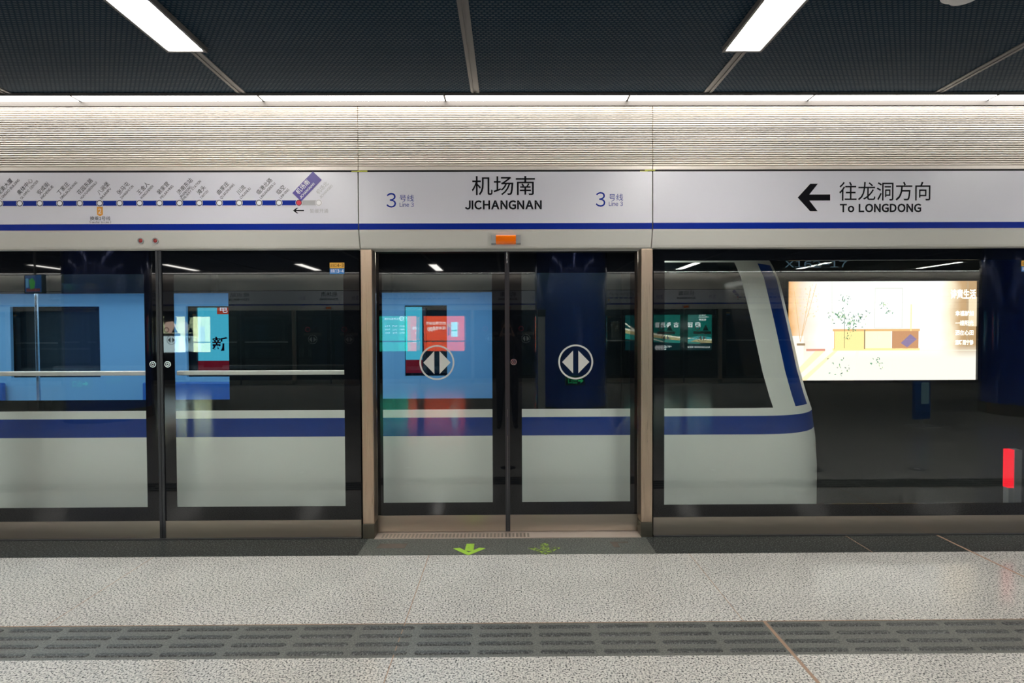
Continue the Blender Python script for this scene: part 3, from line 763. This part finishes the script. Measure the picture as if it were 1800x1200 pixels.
# interior
it = MB()
yi = HWD-.07
xs_ = [XT+.1]+[v for w_ in WIN_F for v in w_]+[-.02]
for i in range(0, len(xs_)-1, 2): it.box(xs_[i], xs_[i+1], yi, yi+.04, .02, 2.05)
for a, b2 in WIN_F: it.box(a, b2, yi, yi+.04, .02, .96).box(a, b2, yi, yi+.04, 1.88, 2.05)
it.build('interior_wall', 'lining', tr)
MB().box(XT+.1, -.02, -yi, yi+.04, -.03, .02).build('interior_floor', 'train_floor', tr)
MB().box(XT+.1, -.02, -yi, yi+.04, 2.05, 2.09).build('interior_ceiling', 'lining_w', tr)
MB().box(-.06, -.02, -yi, yi, .02, 2.05).build('cab_bulkhead', 'lining', tr)
for yy in (-.55, .55): MB().box(XT+.3, -.2, yy-.09, yy+.09, 2.03, 2.05).build('interior_lamp', 'interior_lamp', tr)
def bench(x0, x1):
    q = MB().box(x0, x1, yi-.46, yi-.02, .38, .44).box(x0, x1, yi-.1, yi-.02, .44, .9).box(x0, x1, yi-.4, yi-.05, .02, .38); q.build('bench', 'seat', tr, bevel=.02)
for x0, x1 in ((-9.3, -6.5), (-4.7, -2.2)): bench(x0, x1)
for x in (-6.3, -5.0, -1.9): MB().tube((x, .0, .02), (x, 0, 2.05), .017).build('grab_pole', 'chrome', tr)
MB().tube((-9, .35, 1.99), (-.3, .35, 1.99), .014).tube((-9, -.35, 1.99), (-.3, -.35, 1.99), .014).build('handrail', 'chrome', tr)
for x in (-14.3, -12.1, -2.0, .2):
    for yy in (-.72, .71):
        MB().tube((x, yy-.065, -.66), (x, yy+.065, -.66), .4, n=32).tube((x, yy-.08, -.66), (x, yy+.08, -.66), .09).build('wheel', 'rust', tr)
# head lamp strip and lower seam on the nose
MB().tube((2.74, -.62, .3), (2.78, -.6, .3), .07).build('headlamp', 'pale_metal', tr); MB().tube((2.74, .62, .3), (2.78, .6, .3), .07).build('headlamp', 'pale_metal', tr)

# ------------------------------------------------------------------ lightbox posters
def em(name, col, s=1.): 
    key = 'ad_'+name
    if key not in M: M[key] = emat(key, col, s*AD_E)
    return key
LW, LH = 3.0, 1.33
def lightbox(loc, rz, label, light, sx=1.):
    t = thing('poster_lightbox', loc, label, 'poster lightbox', 'lightbox posters on the track walls', rz)
    t.scale = (sx, 1, 1)
    fr = MB()
    for p in ((-.05, 0, -.05, LH+.05), (LW, LW+.05, -.05, LH+.05), (0, LW, -.05, 0), (0, LW, LH, LH+.05)): fr.box(p[0], p[1], 0, .1, p[2], p[3])
    fr.build('frame', 'dark_alu', t)
    MB().box(0, LW, .03, .095, 0, LH).build('screen', light, t)
    return t
def glyphs(q, x, z, n, s, y, mt, gap=.12, rng=random.Random(3)):
    for i in range(n):
        x0 = x+i*s*(1+gap)
        for j in range(3): zz = z+s*(.06+.36*j); q.box(x0+s*rng.uniform(0, .15), x0+s*rng.uniform(.8, 1), y, y+.001, zz, zz+s*.13, mt)
        for j in range(2): xx = x0+s*rng.uniform(.1+.45*j, .3+.45*j); q.box(xx, xx+s*.12, y, y+.001, z+s*rng.uniform(0, .3), z+s*rng.uniform(.7, 1), mt)
def rect(q, x0, x1, z0, z1, y, mt): q.box(x0, x1, y, y+.001, z0, z1, mt)
Y1 = .027
m = emat('room_print', (1, 1, 1), 1.2*AD_E); nt = m.node_tree; N = nt.nodes; L = nt.links; M['room_print'] = m
sp = N.new('ShaderNodeSeparateXYZ'); L.new(coords(nt, (1/LW, 1, 1/LH)), sp.inputs[0])
nz = N.new('ShaderNodeTexNoise'); nz.inputs['Scale'].default_value = 2.2; nz.inputs['Detail'].default_value = 3; L.new(coords(nt), nz.inputs['Vector'])
ad = N.new('ShaderNodeMath'); ad.operation = 'MULTIPLY_ADD'; ad.inputs[1].default_value = .10; L.new(nz.outputs[0], ad.inputs[0]); L.new(sp.outputs['X'], ad.inputs[2])
ra = ramp(nt, [(.05, (.75, .36, .12)), (.085, (.95, .62, .36)), (.13, (.9, .74, .6)), (.2, (1, .95, .88)), (.3, (1, .99, .96)), (.84, (1, .99, .96)), (.91, (1, .84, .62)), (.965, (.60, .38, .2)), (1., (.52, .33, .17))])
L.new(ad.outputs[0], ra.inputs[0])
rz_ = ramp(nt, [(.22, (1, 1, 1)), (.36, (0, 0, 0))]); L.new(sp.outputs['Z'], rz_.inputs[0])
mxr = N.new('ShaderNodeMix'); mxr.data_type = 'RGBA'; L.new(rz_.outputs[0], mxr.inputs[0]); L.new(ra.outputs[0], mxr.inputs[6]); mxr.inputs[7].default_value = (1, .93, .82, 1)
L.new(mxr.outputs[2], N['Emission'].inputs[0])
# 1: bright living-room poster behind the right panel
t = lightbox((3.755, 3.3, .86), 0, 'glowing white living-room poster lightbox behind the right glass panel', 'room_print', .853)
q = MB()
em('amber', (1, .62, .28), 1.2); em('warm', (1, .86, .66), 1.5); em('umber', (.55, .38, .22), .8)
rect(q, .0, .26, .18, .6, Y1-.001, em('cream', (1, .9, .82), 1.25)); rect(q, 2.84, 2.87, .45, LH, Y1-.001, em('tan_d', (.72, .5, .3), .85)); rect(q, 2.87, LW, .72, 1.12, Y1-.001, em('tan_l', (1, .8, .55), 1.1)); rect(q, 0, LW, .395, .402, Y1-.001, 'ad_warm')
q.poly_xz([(0, 0), (.1, 0), (.6, .4), (.45, .4)], Y1-.0015, .001, em('amber2', (1, .72, .42), 1.6)); q.poly_xz([(.2, 0), (.3, 0), (.8, .4), (.74, .4)], Y1-.0015, .001, 'ad_amber2'); q.poly_xz([(.95, 0), (1.05, 0), (1.14, .4), (1.1, .4)], Y1-.0015, .001, 'ad_warm')
q.build('room_backdrop', None, t)
q = MB()
rect(q, .72, 2.1, .66, .69, Y1-.002, em('wood', (.85, .5, .22), 1.2)); rect(q, .74, 1.22, .43, .66, Y1-.002, em('oak', (1, .68, .3), 1.5)); rect(q, 1.22, 1.65, .43, .66, Y1-.002, em('oak_l', (1, .78, .48), 1.7)); rect(q, 1.66, 2.08, .42, .66, Y1-.002, em('cushion', (.75, .38, .2), 1.)); 
rect(q, 1.215, 1.235, .42, .68, Y1-.003, em('umber', (.5, .32, .18), .6)); q.poly_xz([(1.8, .5), (1.95, .62), (2.05, .55), (1.9, .44)], Y1-.003, .001, em('plum', (.4, .3, .5), .9)); rect(q, .3, .6, .395, .425, Y1-.002, em('rose', (.9, .4, .3), 1.)); rect(q, .72, 2.1, .40, .43, Y1-.002, 'ad_oak')
rect(q, .74, .75, .42, .66, Y1-.003, 'ad_wood'); rect(q, 1.95, 1.965, .66, 1.02, Y1-.003, 'ad_oak')
q.build('cabinet_picture', None, t)
q = MB()
for z0, z1, x0, x1 in ((1.23, 1.238, 1.38, 1.82), (.7, .705, 1.38, 1.82), (.7, 1.238, 1.38, 1.386), (.7, 1.238, 1.815, 1.822)): rect(q, x0, x1, z0, z1, Y1-.002, em('line', (.75, .72, .65), 1.1))
rect(q, .7, .704, .7, LH, Y1-.002, 'ad_line'); q.build('wall_picture', None, t)
q = MB(); rng = random.Random(5)
def leaf(x, z, s, mt): 
    a = rng.uniform(0, pi); q.poly_xz([(x-s*cos(a), z-s*sin(a)), (x+s*.35*sin(a), z-s*.35*cos(a)), (x+s*cos(a), z+s*sin(a)), (x-s*.35*sin(a), z+s*.35*cos(a))], Y1-.0045, .001, mt)
GR = [em('leaf', (.12, .42, .22), .9), em('leaf_d', (.05, .24, .14), .7), em('leaf_l', (.45, .62, .3), 1.2)]
for (cx, cz, sx, sz, n) in ((.82, .86, .16, .07, 45), (1.0, .76, .1, .1, 60), (1.14, .84, .1, .09, 26), (.9, 1.08, .12, .06, 14), (.95, .6, .07, .05, 10), (1.5, 1.0, .07, .05, 10), (1.6, .93, .05, .04, 9), (.85, .15, .14, .1, 22), (1.45, .22, .16, .08, 18)):
    for i in range(n): leaf(rng.gauss(cx, sx*.55), rng.gauss(cz, sz*.55), rng.uniform(.008, .022), rng.choice(GR))
for i in range(70): leaf(rng.uniform(.08, .5), rng.uniform(.85, 1.3), rng.uniform(.008, .02), em('leaf_o', (.95, .72, .35), 1.2))
rect(q, .9, .906, .43, .9, Y1-.004, 'ad_leaf_d')
for x0, z0, x1, z1 in ((.2, .52, .45, 1.3), (.2, .52, .1, 1.2), (.22, .6, .36, 1.25)): q.poly_xz([(x0, z0), (x0+.008, z0), (x1+.006, z1), (x1, z1)], Y1-.004, .001, 'ad_wood')
rect(q, .15, .28, .47, .5, Y1-.004, 'ad_umber'); q.build('plant_picture', None, t)
q = MB(); wt = em('calligraphy', (1, .93, .75), 3.0)
q.text('诗意生活', 2.58, 2.98, 1.09, 1.22, Y1-.004, wt, .02)
for i, s_ in enumerate(('幸福就如', '一缕阳光', '洒在心田', '温暖而宁静')): q.text(s_, 2.66-.0*i, 2.95, .86-.13*i, .93-.13*i, Y1-.004, wt, .012)
q.build('calligraphy', None, t)
# 2: cyan poster seen through the train windows
t = lightbox((-4.15, 3.3, .86), 0, 'cyan poster lightbox with a red tag, glimpsed through the train windows', em('cyan', (.10, .55, .68), .9))
q = MB(); rect(q, 0, LW, 0, .3, Y1, em('maroon', (.3, .015, .03), .5)); rect(q, .26, .42, .92, 1.07, Y1, em('tag_red', (.55, .06, .03), .8)); q.text('电', .30, .40, .94, 1.05, Y1-.001, em('white', (.9, .95, 1), 1.))
q.build('poster_panels', None, t)
q = MB(); q.text('新', .19, .40, .43, .62, Y1-.001, em('black', (.02, .0, .02), .2), .02)
q.build('lettering', None, t)
# opposite track wall
def opp_at(xl, y=3.3): return (xl, -W-y, .83)
# 3: orange and green poster (viewer's left edge is at larger x)
t = lightbox(opp_at(-1.55), pi, 'orange and green poster lightbox across the platform, mirrored in the left door leaf', em('orange', (1, .10, .03), 6.0))
q = MB(); rect(q, 2.0, LW, 0, LH, Y1, em('jade', (.02, .62, .42), 5.5)); q.build('green_panel', None, t)
wt = em('print', (1, 1, 1), 8); q = MB()
glyphs(q, .66, .93, 6, .105, Y1-.001, wt); glyphs(q, .66, .76, 3, .11, Y1-.001, wt); q.text('App', 1.02, 1.3, .72, .88, Y1-.001, wt, .02); glyphs(q, 1.62, .76, 2, .105, Y1-.001, wt); glyphs(q, 1.4, .62, 6, .05, Y1-.001, wt); glyphs(q, 1.55, .3, 3, .09, Y1-.001, wt)
q.ring_xz(2.2, 1.15, .085, .06, Y1-.001, .001, wt); q.text('中', 2.16, 2.24, 1.1, 1.2, Y1-.001, wt); glyphs(q, 2.32, 1.1, 6, .075, Y1-.001, wt)
for i in range(3): glyphs(q, 2.1, .86-.12*i, 3, .05, Y1-.001, wt); glyphs(q, 2.36, .86-.12*i, 3, .05, Y1-.001, wt); glyphs(q, 2.62, .86-.12*i, 3, .05, Y1-.001, wt)
q.build('lettering', None, t)
q = MB(); rect(q, .24, .47, .5, 1.02, Y1-.001, em('screen_cyan', (.6, 1, 1), 2.2*3)); rect(q, .26, .45, .7, .74, Y1-.002, 'ad_jade'); q.build('phone_picture', None, t)
q = MB(); q.disc_xz(.55, .9, .07, Y1-.001, .001, em('amber3', (1, .5, .1), 1.4*3)); rect(q, .52, .58, .55, .85, Y1-.001, em('slate', (.15, .12, .25), .8)); q.build('figure_picture', None, t)
# 4: dark teal poster with a big price
t = lightbox(opp_at(7.12), pi, 'dark teal poster lightbox with gold waves and a price, mirrored beside the right post', em('teal', (.006, .20, .16), 4.0))
q = MB(); rng = random.Random(9)
rect(q, 0, LW, 0, .3, Y1, em('teal_dark', (.004, .05, .06), 1.*3)); rect(q, 2.2, LW, .3, LH, Y1, em('teal_mid', (.006, .10, .10), 1.2*3))
def wave(x0, z0, x1, z1, w0, w1, mt, y, sag=.06, n=16):
    up = []; dn = []
    for i in range(n+1):
        f = i/n; x = x0+(x1-x0)*f; z = z0+(z1-z0)*f-sag*sin(pi*f); wv = (w0+(w1-w0)*f)/2
        up.append((x, z+wv)); dn.append((x, z-wv))
    q.poly_xz(dn+up[::-1], y, .001, mt)
wave(0, .3, LW, .62, .1, .3, em('gold', (.75, .62, .3), 1.5*3), Y1-.001); wave(0, .36, LW, .75, .04, .06, em('pale_gold', (1, .95, .75), 2.2*3), Y1-.002); wave(.4, .25, LW, .5, .05, .2, em('jade_d', (.03, .35, .3), 1.5*3), Y1-.002, .03); wave(1.7, .3, LW, .95, .02, .06, 'ad_pale_gold', Y1-.003, .1)
wave(0, .38, .9, .3, .1, .12, em('aqua', (.1, .6, .65), 1.4*3), Y1-.002, -.1)
q.build('wave_picture', None, t)
q = MB(); q.text('自', .4, .58, .8, .99, Y1-.004, wt, .02); glyphs(q, .66, .8, 1, .18, Y1-.004, wt); q.text('诚', .8, .99, .8, .99, Y1-.004, wt, .02); q.text('古', 1.16, 1.34, .8, .99, Y1-.004, wt, .02); glyphs(q, 1.42, .8, 3, .18, Y1-.004, wt)
q.text('5999', 1.6, 1.98, .02, .17, Y1-.004, wt, .03); glyphs(q, 1.4, .1, 3, .06, Y1-.004, wt); glyphs(q, .06, .08, 9, .055, Y1-.004, wt); glyphs(q, .65, .08, 7, .06, Y1-.004, wt); glyphs(q, .22, 1.2, 3, .07, Y1-.004, wt); glyphs(q, .12, 1.14, 8, .04, Y1-.004, wt); glyphs(q, .2, 1.03, 3, .08, Y1-.004, wt)
q.build('lettering', None, t)
# 5: pale yellow portrait poster
t = lightbox(opp_at(-10.36), pi, 'pale yellow portrait poster lightbox, mirrored beside the dark mullion', em('lemon', (.80, .85, .52), 9))
q = MB(); q.poly_xz([(.7, 0), (.9, .5), (1.25, .66), (1.7, .66), (2.05, .5), (2.35, 0)], Y1-.001, .001, em('shirt', (.75, .95, 1), 11)); q.build('shirt_picture', None, t)
q = MB(); q.poly_xz([(1.4+.19*cos(2*pi*k/24), .9+.24*sin(2*pi*k/24)) for k in range(24)], Y1-.002, .001, em('face', (.9, .62, .5), 8)); q.poly_xz([(1.2, .95), (1.16, 1.2), (1.3, LH), (1.55, LH), (1.66, 1.15), (1.6, .95), (1.54, 1.05), (1.3, 1.08)], Y1-.003, .001, em('hair', (.03, .03, .05), .4)); q.build('head_picture', None, t)
q = MB(); rect(q, .2, .4, .3, .9, Y1-.001, em('paper', (.9, .95, .9), 2.*3)); q.poly_xz([(2.2, 0), (LW, 0), (LW, .6), (2.5, .45)], Y1-.001, .001, em('olive', (.45, .45, .1), 1.*3)); q.build('side_picture', None, t)

# red sighting lamp past the platform edge
t = thing('sighting_lamp', (3.968, .255, 0), 'upright red sighting lamp behind the glass at the lower right', 'signal lamp')
MB().box(-.012, .045, -.03, .03, 0, .6).box(-.05, -.012, -.024, .024, 0, .3).build('post', 'grey_paint', t); MB().box(-.052, -.012, -.026, .026, .3, .6).build('red_tube', 'red_lamp', t); MB().box(-.04, .05, -.032, .032, 0, .02).build('foot', 'grey_paint', t)

# ------------------------------------------------------------------ platform furniture, seen mirrored
pc = 0
for xx, lb in ((-7.2, 'round navy pillar mirrored in the left emergency door'), (1.15, 'round navy pillar mirrored in the right sliding door leaf'), (9.45, 'round navy pillar mirrored at the right edge')):
    t = thing('pillar', (xx, -5.75, 0), lb, 'pillar', 'round pillars along the platform', kind='structure')
    MB().lathe([(.66, .2), (.66, CEIL)], 0, 0, n=72).build('cladding', 'pillar', t, True).modifiers.new('e', 'EDGE_SPLIT')
    MB().lathe([(.67, 0), (.67, .2)], 0, 0, n=72).build('skirting', 'skirt', t, True).modifiers.new('e', 'EDGE_SPLIT')
for xx, lb in ((-7.2, 'small green exit sign low on the pillar at the left'), (1.15, 'small green exit sign low on the pillar behind the right leaf')):
    t = thing('exit_sign', (xx, -5.75+.665, .68), lb, 'exit sign', 'low exit signs on pillars', pi)
    MB().box(-.17, .17, -.03, .03, -.08, .08).build('casing', 'exit_dark', t); q = MB().text('出口', -.03, .12, -.05, .05, -.031, 'green_lamp').poly_xz([(-.14, 0), (-.09, .045), (-.09, .015), (-.045, .015), (-.045, -.015), (-.09, -.015), (-.09, -.045)], -.0315, .001, 'green_lamp'); q.build('lit_symbol', None, t)
t = thing('information_panel', (.565, -4.98, 0), 'slim grey upright panel beside the navy pillar', 'information panel')
MB().box(-.06, .06, -.03, .03, .02, 1.78).build('board', 'grey_paint', t); MB().box(-.07, .07, -.05, .05, 1.78, 1.9).build('cap_box', 'cam_black', t); MB().box(-.1, .1, -.1, .1, 0, .02).build('foot', 'grey_paint', t)
t = thing('hanging_screen', (-7.95, -5.1, 2.36), 'small blue hanging display screen mirrored at the upper left', 'display screen', None, pi+.25)
MB().box(-.2, .2, -.03, .03, -.16, .16).build('casing', 'cam_black', t); MB().tube((0, 0, .16), (0, 0, CEIL-2.36), .018).build('hanger', 'grey_paint', t)
q = MB(); rect(q, -.18, .18, -.14, .14, -.032, em('tv_blue', (.02, .12, .4), 1.5)); q.poly_xz([(-.02, -.08), (.06, -.1), (.09, .06), (.02, .1), (-.05, .03)], -.034, .001, em('tv_green', (.1, .6, .1), 1.5)); rect(q, .1, .16, -.06, .09, -.034, em('tv_sky', (.2, .6, 1), 1.6)); rect(q, -.15, .15, -.13, -.08, -.034, em('tv_red', (.5, .1, .12), 1.)); q.build('picture', None, t)
t = thing('advertising_stand', (6.55, -4.45, 0), 'low blue advertising stand mirrored at the right', 'advertising stand', None, pi-.25)
MB().box(-.16, .16, -.02, .02, .12, .72).build('board', 'ad_blue', t); MB().box(-.13, .03, -.022, -.018, .36, .7).build('picture', em('stand_pale', (.35, .6, .7), .5), t); MB().box(-.2, .2, -.15, .15, 0, .02).build('foot', 'grey_paint', t); MB().box(-.02, .02, -.015, .015, .02, .12).build('stem', 'grey_paint', t)

# ------------------------------------------------------------------ photographer, seen mirrored
def photographer():
    t = thing('person', (-.02, -4.37, 0), 'person in dark clothes holding up a camera, mirrored between the doors', 'person')
    J = []; E_ = []; R = []
    def add(p, r, par=None):
        J.append(p); R.append(r); 
        if par is not None: E_.append((par, len(J)-1))
        return len(J)-1
    pel = add((0, 0, .93), (.15, .11)); sp = add((0, .0, 1.1), (.135, .1), pel); ch = add((0, .0, 1.28), (.165, .115), sp); ub = add((0, -.01, 1.38), (.12, .09), ch)
    nk = add((0, 0, 1.47), (.055, .055), ub); jw = add((0, .025, 1.53), (.062, .068), nk); hd_ = add((0, .02, 1.61), (.076, .092), jw); tp_ = add((0, .01, 1.69), (.06, .07), hd_)
    ns_ = add((0, .115, 1.575), (.012, .014), hd_)
    for s in (-1, 1):
        er = add((s*.08, .0, 1.58), (.012, .02), hd_)
        sh = add((s*.17, 0, 1.39), (.065, .065), ub); el = add((s*.27, .09, 1.16), (.047, .047), sh); wr = add((s*.10, .19, 1.45), (.028, .03), el)
        pm = add((s*.075, .20, 1.52), (.03, .022), wr)
        for f in range(4):
            b = add((s*(.070-.003*f), .215+.014*f-.01, 1.55+.006*f), (.0095, .0095), pm); m_ = add((s*.045, .225+.014*f, 1.585-.012*f), (.0088, .0088), b); add((s*.028, .222+.014*f, 1.588-.014*f), (.008, .008), m_)
        th = add((s*.065, .18, 1.525), (.011, .011), pm); add((s*.045, .17, 1.55), (.0095, .0095), th)
        hp = add((s*.09, 0, .86), (.1, .105), pel); kn = add((s*.115, .015, .49), (.062, .065), hp); an = add((s*.125, -.02, .1), (.042, .045), kn); ft = add((s*.13, .06, .045), (.045, .04), an); add((s*.14, .15, .035), (.038, .03), ft)
    me = bpy.data.meshes.new('body'); me.from_pydata(J, E_, []); o = bpy.data.objects.new('body', me); C.objects.link(o)
    sk = o.modifiers.new('skin', 'SKIN'); sk.use_smooth_shade = True
    for i, r in enumerate(R): me.skin_vertices[0].data[i].radius = r
    me.skin_vertices[0].data[0].use_root = True
    sb = o.modifiers.new('sub', 'SUBSURF'); sb.levels = sb.render_levels = 2
    dg = bpy.context.evaluated_depsgraph_get(); dg.update(); nm = bpy.data.meshes.new_from_object(o.evaluated_get(dg)); bpy.data.objects.remove(o)
    o = bpy.data.objects.new('body', nm); C.objects.link(o); o.parent = t
    nm.materials.clear()
    for k in ('jacket', 'skin', 'trouser', 'shoe'): nm.materials.append(M[k])
    for p in nm.polygons:
        c = p.center; p.use_smooth = True
        p.material_index = 3 if c.z < .09 else 2 if c.z < .9 else 1 if (c.z > 1.475 and abs(c.x) < .1 and c.y < .14) or (c.z > 1.46 and c.y > .15) else 0
    hr_ = MB().lathe([(.086, 1.585), (.09, 1.64), (.085, 1.69), (.06, 1.735), (.02, 1.75)], 0, -.012, n=24).build('hair', 'hair', t, True)
    for s in (-1, 1): MB().lathe([(.008, 1.607), (.012, 1.613), (.008, 1.619)], s*.03, .098, n=12).build('eye', 'white', t, True)
    MB().box(-.022, .022, .088, .1, 1.533, 1.54).build('mouth', 'red', t)
    k = thing('camera_body', (-.02, -4.045, 1.55), 'black camera held up by the person, mirrored between the doors', 'camera')
    MB().box(-.065, .065, -.035, .0, -.045, .045).box(-.025, .025, -.03, 0, .045, .065).build('casing', 'cam_black', k, bevel=.006)
    q = MB().tube((0, 0, 0), (0, .018, 0), .033, n=28).build('lens', 'frit', k)
photographer()
